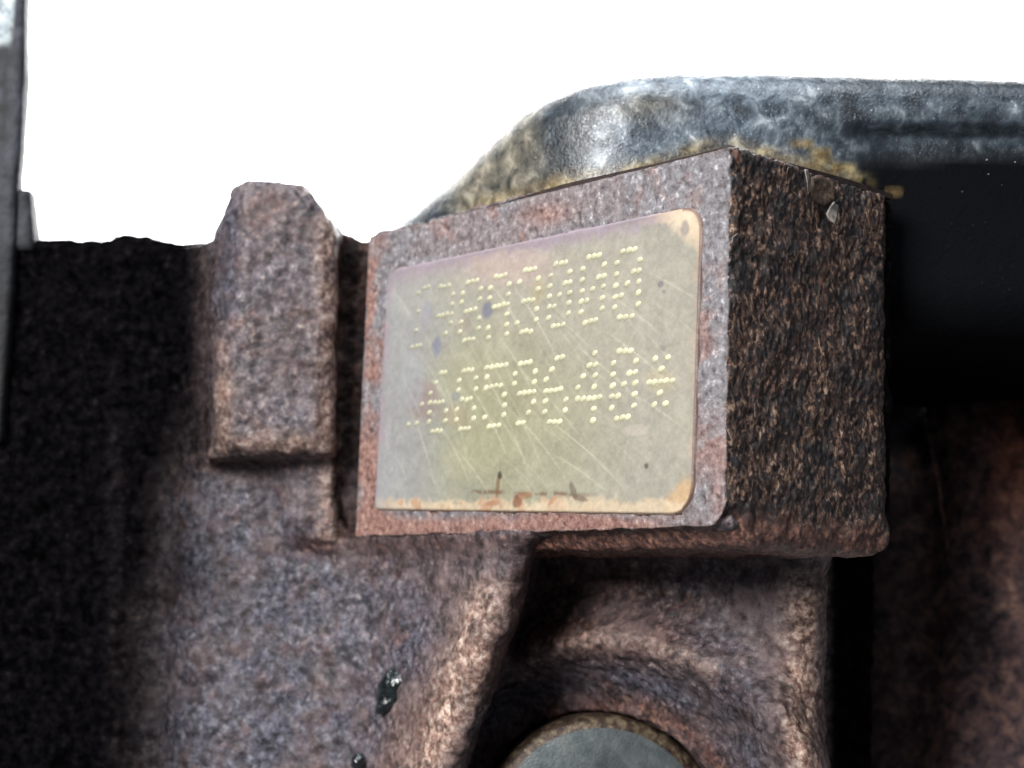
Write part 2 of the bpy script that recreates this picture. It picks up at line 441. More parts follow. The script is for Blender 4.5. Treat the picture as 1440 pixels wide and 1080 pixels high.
brown = np.maximum(brown, .9 * slotm)
brown = np.maximum(brown, 0.9 * np.exp(-((rr - 190) / 22) ** 2))
brown = np.maximum(brown, 0.8 * np.exp(-((rr - 300) / 40) ** 2) * (1 - sstep(900, 1010, px)))
brown = np.maximum(brown, 0.7 * sstep(690, 740, px) * (1 - sstep(880, 980, px)) * sstep(785, 800, py) * (1 - sstep(900, 960, py)))
brown = np.maximum(brown, 0.5 * np.exp(-((px - 282) / 14) ** 2) * sstep(330, 420, py) * (py < 660))
brown = np.maximum(brown, 0.6 * np.exp(-((py - 655) / 10) ** 2) * (px > 280) * (px < 430))  # shade line under the lug painted brown
n7 = fbm(V, 1.6, 4, off=41) - .5
ribx = np.interp(py, [770, 850, 950, 1085], [705, 690, 655, 610])
worn_lit = .9 * np.exp(-((px - ribx + 6) / 34) ** 2) * sstep(790, 850, py)  # light on crests and edges painted pale, mixed with tan wear
worn_lit = np.maximum(worn_lit, .95 * np.exp(-((px - 1128) / 26) ** 2) * sstep(780, 830, py))
worn_lit = np.maximum(worn_lit, .8 * np.exp(-((px - 310 - (py < 640) * 4) / 13) ** 2) * sstep(420, 560, py) * (py < 650))
worn_lit = np.maximum(worn_lit, .6 * np.exp(-((py - 625) / 16) ** 2) * (px > 296) * (px < 480))
worn_lit = np.maximum(worn_lit, .55 * np.exp(-((px - 462) / 18) ** 2) * (py < 760) * (py > 300))
worn_lit = np.maximum(worn_lit, .30 * np.exp(-((rr - 282) / 16) ** 2) * (px > 745) * (px < 1010) * (py < 960))  # lit arc of the collar ridge, painted pale
worn_lit = np.maximum(worn_lit, .35 * np.exp(-((px - 590) / 50) ** 2) * sstep(930, 1060, py))
worn_lit = np.clip(worn_lit * (1 + 1.6 * n7), 0, 1)
smo = .85 * np.exp(-(((px - 655) / 70) ** 2 + ((py - 830) / 50) ** 2)) + .8 * np.exp(-(((px - 1060) / 70) ** 2 + ((py - 850) / 75) ** 2)) + .7 * np.exp(-((px - 1085) / 20) ** 2) * (py > 880) + .6 * (px > 480) * np.exp(-((py - 775) / 16) ** 2)
smo = np.clip(smo * (1 + n7), 0, 1)
attrs = dict(smooth=smo, worn_lit=worn_lit, painted_dark=painted_dark, blue=blue, brown=brown)
fc = V[Q].mean(1); fpx, fpy = to_px(fc)
lab = np.zeros(len(Q), int)
lugd = poly2(fc[:, 0], fc[:, 2], lug_poly)
lab[(lugd < 1.2) & (fc[:, 1] < 50.5)] = 1
frr = np.hypot(fc[:, 0] - PC[0], fc[:, 2] - PC[1])
right = fc[:, 0] > np.interp(fc[:, 2], [p[1] for p in cavL[::-1]], [p[0] for p in cavL[::-1]])
lab[(frr < 27.5) & right & (fc[:, 2] < -48)] = 2
lab[(lab == 0) & (fc[:, 0] > pix(1060, 900, 24)[0]) & (fc[:, 2] < -41.5)] = 3
names = {0: ('casting_wall', None), 1: ('lug', 'blunt upright lug standing left of the numbered pad'),
         2: ('bore_collar', 'rounded collar ringing the steel plug'), 3: ('buttress', 'rounded pale buttress dropping below the right side of the pad')}
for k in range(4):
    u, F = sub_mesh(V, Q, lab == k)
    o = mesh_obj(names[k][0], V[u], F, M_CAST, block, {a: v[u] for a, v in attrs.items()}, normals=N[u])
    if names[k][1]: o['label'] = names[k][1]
print('body done', time.time() - T0)

# ---- number pad (machined face, flaky sides)
def pad_sdf(x, y, z):
    d2 = np.maximum(np.maximum(-W - x, x), z)           # 2D front outline: round lower right corner only
    q = 2.6
    ax = x + q; az = -H + q - z
    core = np.minimum(np.maximum(ax, az), 0) + np.sqrt(np.maximum(ax, 0) ** 2 + np.maximum(az, 0) ** 2) - q
    d2 = np.maximum(d2, core)
    d = extr(d2, -y, 0.22)
    # lower edge of the side swells into a soft lip
    d = smax(d, y - D, 3.2)
    lip = box3(x, y, z, (-W / 2 + .2, D / 2 + 1.2, -H - .1), (W / 2, D / 2 - 1.2, 2.2), 2.0)
    d = smin(d, lip, 1.6)
    q2 = 5.0; ay = y - (D + .2) + q2; az2 = -H - 2.0 + q2 - z
    d = np.maximum(d, np.minimum(np.maximum(ay, az2), 0) + np.sqrt(np.maximum(ay, 0) ** 2 + np.maximum(az2, 0) ** 2) - q2)
    return d
V, Q, N = sdf_mesh((-W - 1.5, -1.2, -H - 3.5), (2.5, D + 1.5, 1.5), 0.22, pad_sdf)
N = vnormals(V, Q)
front = sstep(0.55, 0.9, -N[:, 1]) * sstep(1.6, .4, V[:, 1])
side = 1 - front
low = sstep(-H + 2.2, -H - 0.2, V[:, 2] + (fbm(V, 2.5, 3, off=2) - .5) * 3) * side
fl = fbm(V + (fbm(V, 1.5, 2, off=91)[:, None] - .5) * 2.0, 1.0, 4, 0.75, off=11, stretch=(1, 1, 0.7))
fl2 = fbm(V, 0.55, 2, off=19, stretch=(1, 1, 0.6))
dis = side * ((fl - 0.5) * 0.42 + (fbm(V, 3.2, 3, off=101) - .5) * 0.8 + (fl2 - .5) * 0.3) * sstep(0, 1.0, V[:, 1]) * (1 - .3 * low) + side * low * (fbm(V, 2.6, 3, off=66) - .5) * 1.0 + front * ((fbm(V, 2.0, 4) - .5) * 0.2 - .25 * sstep(.66, .74, fbm(V, 1.1, 2, off=77)))
# ragged front arris
er = np.exp(-((V[:, 0]) ** 2 + V[:, 1] ** 2) / 0.5)
dis -= er * sstep(.35, .75, fbm(V, 1.3, 3, off=31)) * 0.75
V = V + N * dis[:, None]
N = vnormals(V, Q)
Vw = unb(V); Nw = unb(N); px, py = to_px(Vw)
b2 = fbm(V, 6, 4, off=1)
red = front * np.clip(sstep(.42, .62, b2) * .2 + 0.95 * sstep(715, 735, py + (b2 - .5) * 30) * sstep(960, 900, px) + 0.75 * sstep(545, 525, px) * sstep(.38, .55, b2)
     + 0.6 * np.exp(-(((px - 770) / 40) ** 2 + ((py - 302) / 16) ** 2)), 0, 1)
nface = Q.shape[0]
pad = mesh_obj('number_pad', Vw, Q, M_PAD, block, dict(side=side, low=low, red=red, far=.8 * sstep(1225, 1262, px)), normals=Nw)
pad['label'] = 'raised rusty pad with a pale flat face and flaky dark brown side'
print('pad done', nface, time.time() - T0)

# ---- number plate: thin smooth lacquered panel on the pad face
def rounded_quad(pts, rads, n=10):
    out = []
    pts = [np.array(p[:2]) for p in pts]
    for i, p in enumerate(pts):
        a = pts[i - 1] - p; b = pts[(i + 1) % len(pts)] - p
        r = rads[i]; pa = p + a / np.linalg.norm(a) * r; pb = p + b / np.linalg.norm(b) * r
        for t in np.linspace(0, 1, n): out.append((1 - t) ** 2 * pa + 2 * t * (1 - t) * p + t * t * pb)
    return np.array(out)
PLQ = [pixb(547, 381), pixb(990, 287), pixb(976, 724), pixb(528, 717)]
PL = rounded_quad([(p[0], p[2]) for p in PLQ], [2.5, 3.2, 3.6, 1.0])
res = 0.14
x0, x1 = PL[:, 0].min() - .3, PL[:, 0].max() + .3; z0, z1 = PL[:, 1].min() - .3, PL[:, 1].max() + .3
nx, nz = int((x1 - x0) / res), int((z1 - z0) / res)
def plate_sdf(x, y, z):
    d2 = poly2(x, z, PL)
    return extr(d2, np.abs(y - 0.0) - 0.30, 0.10)
# built directly as a height sheet with a rolled edge so that it stays light
gx, gz = np.meshgrid(np.linspace(x0, x1, nx), np.linspace(z0, z1, nz), indexing='ij')
d2 = poly2(gx, gz, PL)
G = np.stack([gx, np.zeros_like(gx), gz], -1).reshape(-1, 3)
keep = (d2 < 0.22).reshape(-1)
hgt = 0.30 * (1 - sstep(-0.16, 0.12, d2)) - 0.05
wav = (fbm(G, 12, 3) - .5).reshape(d2.shape) * 0.25 + (fbm(G, 1.2, 3, off=4) - .5).reshape(d2.shape) * 0.03
G[:, 1] = -(hgt + wav * sstep(-0.05, -0.5, d2)).reshape(-1) 
Gw = unb(G); gpx, gpy = to_px(Gw)
d2f = d2.reshape(-1)
def blob(cx, cy, rx, ry, soft=0.35, ang=0.0, n=None):
    c, s_ = math.cos(ang), math.sin(ang)
    u = ((gpx - cx) * c + (gpy - cy) * s_) / rx; v = (-(gpx - cx) * s_ + (gpy - cy) * c) / ry
    q = np.sqrt(u * u + v * v)
    if n is not None: q = q + n
    return 1 - sstep(1 - soft, 1 + soft, q)
nA = fbm(G, 5, 5, off=2) - .5; nB = fbm(G, 1.2, 4, off=9) - .5; nC = fbm(G, 0.5, 3, off=14) - .5
def L3(r, g, b): return np.array(lin(r, g, b))
def mixc(c, col, f): return c * (1 - f[:, None]) + np.asarray(col) * f[:, None]
c = np.tile(L3(152, 149, 134), (len(G), 1))
c = mixc(c, L3(146, 144, 123), np.clip(sstep(330, 620, gpy) * sstep(960, 760, gpx) * .9 + nA, 0, 1))       # olive towards the lower left
c = mixc(c, L3(143, 142, 112), 0.75 * blob(650, 590, 140, 110, .7, n=nA * .8))
c = mixc(c, L3(142, 143, 142), 0.9 * sstep(690, 530, gpx + nA * 80))                                       # grey left margin
c = mixc(c, L3(144, 133, 136), 0.9 * sstep(0, 1, 1 - (gpy - (372 - (gpx - 560) * .205)) / 38 + nA * 1.2))   # mauve top margin
c = mixc(c, L3(178, 158, 148), 0.6 * blob(715, 372, 60, 26, .6, n=nA))
# tan corners and lower strip
tri = (gpx - 905) * 0.85 - (gpy - 296) * 0.95 - 6 + nB * 14
c = mixc(c, L3(206, 188, 158), 0.9 * sstep(-3, 4, tri) * sstep(330, 280, gpy - (gpx - 930) * .9) * (gpx > 890))
c = mixc(c, L3(184, 156, 118), 0.9 * blob(962, 712, 26, 42, .25, ang=.5, n=nB * .5))
strip = sstep(698, 708, gpy + nB * 26) * sstep(520, 570, gpx)
c = mixc(c, L3(196, 178, 148), 0.8 * strip)
c = mixc(c, L3(160, 122, 92), 0.7 * strip * sstep(0.0, .18, nB + .03) * sstep(880, 700, gpx))
c = mixc(c, L3(96, 70, 52), 0.8 * np.exp(-((gpy - 694 - 8 * nA) / 3.2) ** 2) * sstep(-.1, .16, nB + .02) * sstep(640, 670, gpx) * sstep(850, 810, gpx))
for (x, y, rx, ry, an, col, st) in ((700, 684, 3, 18, .12, (112, 84, 56), .75), (703, 668, 3, 6, 0, (70, 60, 50), .9), (736, 697, 12, 5, -.2, (140, 98, 68), .7), (728, 705, 7, 9, .2, (110, 70, 52), .8),
        (777, 704, 10, 3, -.9, (166, 118, 82), .7), (806, 690, 4, 13, -.3, (96, 88, 74), .7), (815, 700, 13, 4, .3, (106, 86, 66), .7), (692, 708, 10, 4, -.1, (146, 100, 74), .6),
        (685, 437, 7.5, 12, .1, (112, 114, 122), .95), (614, 487, 6.5, 13, .1, (122, 124, 134), .9), (963, 321, 6, 11, .1, (150, 142, 132), .9), (641, 557, 6, 8, .3, (128, 130, 128), .7),
        (929, 400, 4, 4.5, 0, (118, 116, 114), .9), (933, 410, 3, 3, 0, (124, 120, 114), .8), (909, 655, 3, 4, 0, (96, 90, 76), .9), (765, 497, 3.5, 5, 0, (130, 130, 112), .8),
        (595, 562, 24, 28, .1, (132, 112, 108), .6), (640, 585, 20, 16, .0, (150, 132, 100), .4), (651, 456, 12, 12, 0, (152, 132, 118), .3), (756, 410, 10, 20, .2, (166, 150, 108), .4),
        (600, 440, 6, 18, 0, (140, 140, 146), .6), (932, 490, 4, 4, 0, (120, 118, 110), .6), (896, 605, 18, 8, 0, (196, 184, 170), .3), (929, 535, 22, 18, 0, (176, 164, 130), .4),
        (580, 535, 16, 40, 0, (148, 150, 150), .6), (960, 298, 60, 10, -.2, (206, 184, 160), .5)):
    c = mixc(c, L3(*col), st * blob(x, y, rx, ry, .3, an, nB * .5))
c = mixc(c, L3(176, 140, 122), 0.55 * sstep(962, 985, gpx - (720 - gpy) * .02 + nB * 20) )                     # rusty right margin
edge = np.where(gpx > 960, sstep(-0.42, -0.16, d2f), sstep(-0.22, -0.02, d2f))
c = mixc(c, L3(70, 40, 34), 0.85 * edge * ((gpx > 930) | (gpy > 700)) )  # contact shadow along the panel edge painted as a dark line
# uncertain left and top borders where the lacquer has worn off
worn_lit = np.clip(sstep(-1.5, -0.2, d2f + nB * 3.2) * (1 - sstep(900, 960, gpx)) * (gpy < 700), 0, 1)
c = mixc(c, L3(140, 128, 134), 0.8 * worn_lit)
nD = fbm(G, 0.32, 2, off=24) - .5
c *= (1 + 0.26 * nA + 0.30 * nB + 0.26 * nC + .22 * nD)[:, None]
# long curved polishing scratches, sweeping down to the right
def scr(xa, ya, xb, yb, bend, w, amt):
    t = np.linspace(0, 1, 60)
    X = xa + (xb - xa) * t; Y = ya + (yb - ya) * t
    nxn, nyn = (yb - ya), -(xb - xa); ln = math.hypot(nxn, nyn)
    X = X + nxn / ln * bend * 4 * t * (1 - t); Y = Y + nyn / ln * bend * 4 * t * (1 - t)
    sel = np.where((gpx > X.min() - 4) & (gpx < X.max() + 4) & (gpy > Y.min() - 4) & (gpy < Y.max() + 4))[0]
    if not len(sel): return
    dd = np.full(len(sel), 99.0); tt = np.zeros(len(sel))
    for k in range(60):
        q = np.hypot(gpx[sel] - X[k], gpy[sel] - Y[k]); m = q < dd; dd[m] = q[m]; tt[m] = t[k]
    # perpendicular refinement is unnecessary at this width
    f = np.exp(-(dd / w) ** 2) * amt * np.sin(math.pi * np.clip(tt, .02, .98)) ** .6 * (0.65 + 1.2 * (nC[sel] + .3))
    c[sel] = c[sel] * (1 - f[:, None]) + L3(226, 226, 196) * f[:, None]
sc_list = [(690, 400, 735, 470, 3, .7), (716, 395, 790, 520, 5, .8), (640, 452, 740, 660, 8, .7), (665, 470, 770, 680, 8, .6), (700, 560, 800, 680, 6, .8),
           (770, 590, 880, 690, 5, .9), (800, 480, 905, 570, 4, .7), (850, 465, 960, 560, 5, .7), (600, 480, 660, 660, 6, .5), (620, 600, 660, 680, 3, .5),
           (730, 520, 820, 620, 4, .6), (780, 640, 850, 690, 3, .6), (870, 545, 970, 610, 4, .6), (700, 470, 760, 580, 5, .5), (570, 560, 610, 680, 4, .5),
           (660, 540, 712, 640, 3, .8), (830, 400, 930, 470, 4, .5), (905, 380, 985, 425, 2, .5), (760, 430, 850, 510, 4, .5), (640, 630, 690, 700, 3, .5)]
r2 = np.random.default_rng(5)
for a in sc_list: scr(*a[:5], 1.0, a[5] * .5)
for k in range(70):
    x = r2.uniform(550, 940); y = r2.uniform(390, 660); l = r2.uniform(30, 130); an = math.radians(r2.uniform(42, 62) - (x - 700) * .05)
    scr(x, y, x + l * math.cos(an), y + l * math.sin(an), r2.uniform(1, 5), 0.9, r2.uniform(.06, .20))
F = grid_faces(nx, nz)
F = F[keep[F].all(1)]
u, F = sub_mesh(G, F, np.ones(len(F), bool))
s = NT('plate_lacquer')
nb = s.bump(s.noise(3.0, 5, 0.6), 0.03)
nb = s.bump(s.noise(0.5, 3, 0.5, off=3), 0.10, prev=nb)
M_PLATE = s.done(s.attr('tint', True), s.ramp(s.noise(0.8, 5, .6), [(0.3, 0.38), (0.7, 0.55)]), 0.0, nb, 0.5)
Np = vnormals(Gw[u], F)
if Np[:, 1].mean() > 0: F = F[:, ::-1]
plate = mesh_obj('number_plate', Gw[u], F, M_PLATE, block, dict(tint=np.clip(c[u] * np.array([.93, .90, .92]), 0, 1)))
plate['label'] = 'smooth pale olive panel with rounded corners stamped with two dotted lines'
print('plate', len(u), time.time() - T0)

# ---- dot stamped characters
G57 = {
 '0': [".###.", "#...#", "#..##", "#.#.#", "##..#", "#...#", ".###."],
 '8': [".###.", "#...#", "#...#", ".###.", "#...#", "#...#", ".###."],
 'A': [".###.", "#...#", "#...#", ".####", "....#", "#...#", "#...#"],
 '3': [".###.", "#...#", "....#", ".###.", "....#", "#...#", ".###."],
 '9': [".###.", "#...#", "#...#", ".####", "....#", "...#.", ".##.."],
 'n': [".###.", "....#", "....#", ".####", "....#", "...#.", "....."],
 '6': ["..##.", ".#...", "#....", "####.", "#...#", "#...#", ".###."],
 '5': ["#####", "#....", "####.", "....#", "....#", "#...#", ".###."],
 '4': ["...#.", "..##.", ".#.#.", "#..#.", "#####", "...#.", "...#."],
}
chars = [('n', 612.7, 405.5, 6.1, -1.2, -.7, 13.4, .45), ('8', 650.8, 398.3, 6.3, -1.3, -.8, 13.7, .7), ('A', 690, 391, 6.4, -1.25, -.75, 14, .85),
         ('3', 730.8, 381.2, 6.85, -1, -.83, 14.6, .9), ('0', 774.2, 373.3, 7.05, -1.5, -.6, 14.7, .8), ('0', 820.2, 363.5, 7.45, -1.5, -.76, 15.3, .85),
         ('0', 867.6, 354.8, 8.1, -1.4, -.76, 15.6, .9),
         ('6', 608.6, 525.8, 5.9, -.5, -1.07, 13.6, .7), ('8', 646.5, 521.6, 5.95, -.5, -.8, 13.75, .85), ('5', 684.5, 517, 6.55, -.9, -.6, 14, .95),
         ('9', 725, 511.8, 6.7, -.75, -.45, 14.2, 1), ('6', 769.3, 505, 7.15, -.8, -.65, 15.0, 1), ('4', 814, 498.8, 7.65, -.5, -.5, 15.6, 1), ('0', 863, 495.5, 7.85, -.8, -.65, 15.6, 1)]
glyphs = []
for (ch, ax, ay, ux, uy, vx, vy, w) in chars:
    pts = []
    for r, row in enumerate(G57[ch]):
        for q, k in enumerate(row):
            if k == '#': pts.append((ax + q * ux + r * vx, ay + q * uy + r * vy, w))
    glyphs.append(pts)
glyphs.append([(x, y, 1) for x, y in ((920.8, 504.2), (939.2, 502.5), (929.2, 519.2), (911.7, 538.5), (919.5, 537.8), (928.3, 537), (936, 536), (945, 535.5), (927.5, 552.5), (920, 569.2), (935.8, 568.3))])
glyphs.append([(x, y, .3) for x, y in ((588, 412), (588, 438), (585, 465), (579, 488), (585, 487.5), (591, 486.5), (596, 405), (602, 404))])
glyphs.append([(x, y, .55) for x, y in ((593, 568.5), (586, 595), (574.5, 598))])
s = NT('stamped_dot_bright')
at = s.attr('bright')
cc = s.mix(at, lin(156, 152, 130), lin(200, 196, 162))
M_DOT = s.done(cc, 0.32, 0.0, s.bump(s.noise(6, 3, .6), 0.03), 0.6)
r3 = np.random.default_rng(3)
# unit dome
dom_v = [(0, -1, 0)]; dom_f = []
for i in range(1, 4):
    a = i / 3 * math.pi / 2
    for j in range(8):
        b = j / 8 * 2 * math.pi; dom_v.append((math.sin(a) * math.cos(b), -math.cos(a), math.sin(a) * math.sin(b)))
for j in range(8): dom_f.append((0, 1 + j, 1 + (j + 1) % 8, 1 + (j + 1) % 8))
for i in range(2):
    for j in range(8): a = 1 + i * 8 + j; b = 1 + i * 8 + (j + 1) % 8; dom_f.append((a, a + 8, b + 8, b))
dom_v = np.array(dom_v)
def plate_y(bx_, bz_):
    i = int(round((bx_ - x0) / (x1 - x0) * (nx - 1))); j = int(round((bz_ - z0) / (z1 - z0) * (nz - 1)))
    return G[i * nz + j, 1]
for pts in glyphs:
    V = []; F = []; B = []
    for (x, y, w) in pts:
        x += r3.normal(0, .35); y += r3.normal(0, .45)
        p = pixb(x, y, -0.25); py_ = plate_y(p[0], p[2])
        rx = (0.47 + r3.uniform(-.04, .05)) * (.8 + .2 * w); rz = (0.385 + r3.uniform(-.05, .04)) * (.8 + .2 * w)
        v = np.sign(dom_v) * np.abs(dom_v) ** np.array([1, .7, 1]) * np.array([rx, 0.10 + .04 * w, rz]); v[:, 0] += v[:, 2] * 0.35 * r3.uniform(.3, 1.2)
        v = v + np.array([p[0], py_, p[2]])
        base = len(V) * 1
        V += list(v); 
        for f in dom_f: F.append([base + q for q in (f if f[2] != f[3] else f[:3])])
        B += [np.clip(w * w * r3.uniform(.6, 1.1), 0, 1)] * len(v)
    o = mesh_obj('stamped_character', unb(np.array(V)), F, M_DOT, plate, dict(bright=np.array(B)))
    # faces must look out of the panel
    bpy_n = np.zeros(3)
    if len(o.data.polygons):
        nm = np.zeros(len(o.data.polygons) * 3, np.float32); o.data.polygons.foreach_get('normal', nm)
        if nm.reshape(-1, 3)[:, 1].mean() > 0: o.data.flip_normals()
print('dots', time.time() - T0)

# ---- distant rusty wall of the block on the right
def far_sdf(x, y, z):
    d = 78 - y - 0.10 * (x - 30)
    bump1 = np.sqrt((x - 64) ** 2 + (y - 88) ** 2 + ((z + 30) * .6) ** 2) - 22
    bump2 = np.sqrt((x - 78) ** 2 + (y - 82) ** 2 + ((z + 72) * .35) ** 2) - 14
    d = smin(smin(d, bump1, 8), bump2, 8)
    rec = np.sqrt(((x - 34)) ** 2 + (y - 76) ** 2) - 9
    d = smax(d, -rec, 4)
    d = smax(d, z + 5, 2); d = np.maximum(d, 2 - x); d = np.maximum(d, y - 100); d = np.maximum(d, x - 104); d = np.maximum(d, -112 - z)
    return d
V, Q, N = sdf_mesh((0, 55, -114), (106, 102, 0), 0.8, far_sdf)
N = vnormals(V, Q)
V = V + N * ((fbm(V, 7, 3) - .5) * 2.0)[:, None]
px, py = to_px(V); b3 = fbm(V, 12, 4, off=6)
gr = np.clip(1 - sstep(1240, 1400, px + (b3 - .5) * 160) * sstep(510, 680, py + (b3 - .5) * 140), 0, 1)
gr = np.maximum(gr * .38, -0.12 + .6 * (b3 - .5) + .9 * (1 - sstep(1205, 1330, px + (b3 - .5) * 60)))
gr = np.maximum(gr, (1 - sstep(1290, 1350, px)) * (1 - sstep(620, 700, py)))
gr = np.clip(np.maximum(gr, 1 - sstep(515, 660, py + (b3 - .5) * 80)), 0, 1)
rus = sstep(1340, 1440, px + (b3 - .5) * 80) * np.exp(-((py - 640) / 110) ** 2)
s = NT('cast_iron_far_rusty')
n1 = s.noise(0.45, 6, .65, .4)
cc = s.ramp(n1, [(0.36, lin(54, 42, 48)), (0.5, lin(112, 88, 88)), (0.62, lin(160, 120, 106)), (0.74, lin(200, 168, 148))])
cc = s.mix(s.attr('rust'), cc, s.ramp(n1, [(0.36, lin(76, 42, 30)), (0.55, lin(138, 80, 58)), (0.7, lin(180, 116, 86))]))
gg = s.attr('painted_dark'); cc = s.mix(gg, cc, (0.0015, 0.0015, 0.002))  # shade over the wall's left and top painted black
M_FAR = s.done(cc, .6, 0, s.bump(s.noise(.8, 5, .6), .4), s.math('SUBTRACT', .4, s.math('MULTIPLY', gg, .38)))
o = mesh_obj('rear_wall', V, Q, M_FAR, block, dict(painted_dark=gr, rust=rus))
o['label'] = 'out of focus rear wall of the block, shade painted black, with a rusty orange patch'
print('far', time.time() - T0)

# ================================================================== STEEL PLUG in the bore
plug = empty('steel_plug', (PC[0], 42, PC[1] - 15), 'dull round steel plug set in the bore at the bottom edge of the picture', 'plug')
prof = [(0, 0.0), (4, 0.02), (8, 0.10), (11.5, 0.32), (13.4, 0.6), (14.2, 0.9), (14.7, 1.3), (15.0, 1.9), (15.1, 2.8), (15.1, 12.0)]
def lathe(prof, seg, cx, y0, cz, tilt=0.0):
    V = []
    for (r, y) in prof:
        for j in range(seg):
            a = j / seg * 2 * math.pi; V.append((cx + r * math.cos(a), y0 + y + tilt * r * math.cos(a), cz + r * math.sin(a)))
    V = np.array(V); F = []
    for i in range(len(prof) - 1):
        for j in range(seg):
            a = i * seg + j; b = i * seg + (j + 1) % seg; F.append((a, b, b + seg, a + seg))
    return V, np.array(F)
s = NT('dull_steel')
nn_ = s.noise(.5, 6, .6, .4); n2 = s.noise(3.0, 5, .6)
cc = s.ramp(nn_, [(0.30, lin(78, 84, 86)), (0.5, lin(96, 103, 104)), (0.72, lin(118, 122, 120))])
M_STEEL = s.done(cc, s.ramp(n2, [(0.3, .30), (.7, .5)]), 0.55, s.bump(n2, .05), .5)
s = NT('steel_rim_tarnished')
cc = s.ramp(s.noise(.9, 6, .6, .4), [(0.35, lin(46, 34, 30)), (0.5, lin(70, 56, 46)), (0.65, lin(118, 104, 84))])
M_RIM = s.done(cc, .45, 0.3, s.bump(s.noise(2.5, 5, .6), .1), .5)
V, F = lathe(prof[:5], 96, PC[0], 40.5, PC[1], 0.05)
mesh_obj('plug_face', V, F, M_STEEL, plug)
V, F = lathe(prof[4:], 96, PC[0], 40.5, PC[1], 0.05)
mesh_obj('rim', V, F, M_RIM, plug)

# ================================================================== COVER
cover = empty('sheet_metal_cover', (20, 24, -22), 'black painted sheet metal cover with its lit band coloured grey, rising behind the numbered pad', 'engine cover')
sil = np.array([(575, 328), (590, 314), (640, 268), (700, 209), (740, 171), (762, 155), (795, 138), (830, 123), (880, 111), (940, 105.5), (1020, 105.5), (1100, 107), (1250, 110), (1440, 113.5), (1560, 116), (1800, 121)], float)
sil[:, 0] -= 22 * (1 - sstep(760, 930, sil[:, 0])); sil[:, 1] -= 6
sx = np.concatenate([np.linspace(553, 1000, 300), np.linspace(1002, 1800, 420)])
# smooth the outline
sy = np.interp(sx, sil[:, 0], sil[:, 1]); ker = np.hanning(33); ker /= ker.sum()
sy = np.convolve(np.pad(sy, 16, mode='edge'), ker, 'valid')
def pad_Y(px_):
    p = unb(pixb(px_, 540 - 250)); return p[1]
cy = np.array([pad_Y(a) + 4.5 for a in sx]); cy = smax(cy, 22.0 + 0 * cy, 8.0)
cy[sx > 1000] = 22.0 + (cy[sx <= 1000][-1] - 22.0) * np.exp(-(sx[sx > 1000] - 1000) / 60)
# (depth behind front, drop below top) profile, mm
prf = [(14, 0.2), (11, 0.02), (8.6, 0.0)]
for k in range(1, 26):
    a = k / 25 * math.pi / 2; prf.append((8.6 * (1 - math.sin(a)), 6.4 * (1 - math.cos(a))))
prf += [(0.0, 6.4 + .2 * k) for k in range(1, 12)] + [(.02, 9.3), (.03, 9.7), (.04, 10.1), (.05, 10.8)]
prf += [(0.1 + .02 * k, 11 + k * 1.0) for k in range(1, 17)]
prf += [(0.5 + 6 * (1 - math.cos(k / 10 * math.pi / 2)), 27.2 + 6 * math.sin(k / 10 * math.pi / 2)) for k in range(1, 11)]
prf += [(6.5 + k * 2.2, 33.3 + k * .05) for k in range(1, 24)]
prf = np.array(prf)
# resample the profile finely
seg = np.r_[0, np.cumsum(np.hypot(np.diff(prf[:, 0]), np.diff(prf[:, 1])))]
tt = np.r_[np.linspace(0, seg[41] if len(seg) > 41 else seg[-1], 130), np.linspace(seg[41], seg[-1], 90)[1:]]
pd = np.stack([np.interp(tt, seg, prf[:, 0]), np.interp(tt, seg, prf[:, 1])], 1)
V = np.zeros((len(sx), len(pd), 3))
for i, (a, b, yy) in enumerate(zip(sx, sy, cy)):
    sc_ = 1.0
    for _ in range(6):
        top = pix(a, b, yy + 5.2 * sc_)            # silhouette point sits a little back on the roll
        ex = top[0]
        hh = top[2] + 0.4 * sc_
        sc_ = 0.5 * sc_ + 0.5 * float(0.2 + 0.8 * sstep(-3, 9.0, np.array(hh)))      # the roll gets tighter where the cover is low
    V[i, :, 0] = ex; gv = float(sstep(1120, 1260, np.array(a)))
    dr = pd[:, 1]; q = gv * (.12 * np.exp(-((dr - 5.3) / 1.2) ** 2) - .12 * np.exp(-((dr - 7.1) / 1.0) ** 2) + 1.6 * sstep(7.8, 9.6, dr))
    V[i, :, 1] = yy + (pd[:, 0] + q) * sc_; V[i, :, 2] = hh - pd[:, 1] * sc_
low = np.where(V[..., 0] < 19.4, 0.45, -60)
V[..., 2] = np.maximum(V[..., 2], low)
nS, nP = V.shape[:2]
V = V.reshape(-1, 3); Q = grid_faces(nS, nP)
N = vnormals(V, Q)
if N[:, 1].mean() > 0: Q = Q[:, ::-1]; N = -N
okc = (V[:, 2] > low.reshape(-1) + .3)
V = V + N * (((fbm(V, 6, 3) - .5) * .22 + (fbm(V, 1.5, 2, off=5) - .5) * .03) * okc)[:, None]
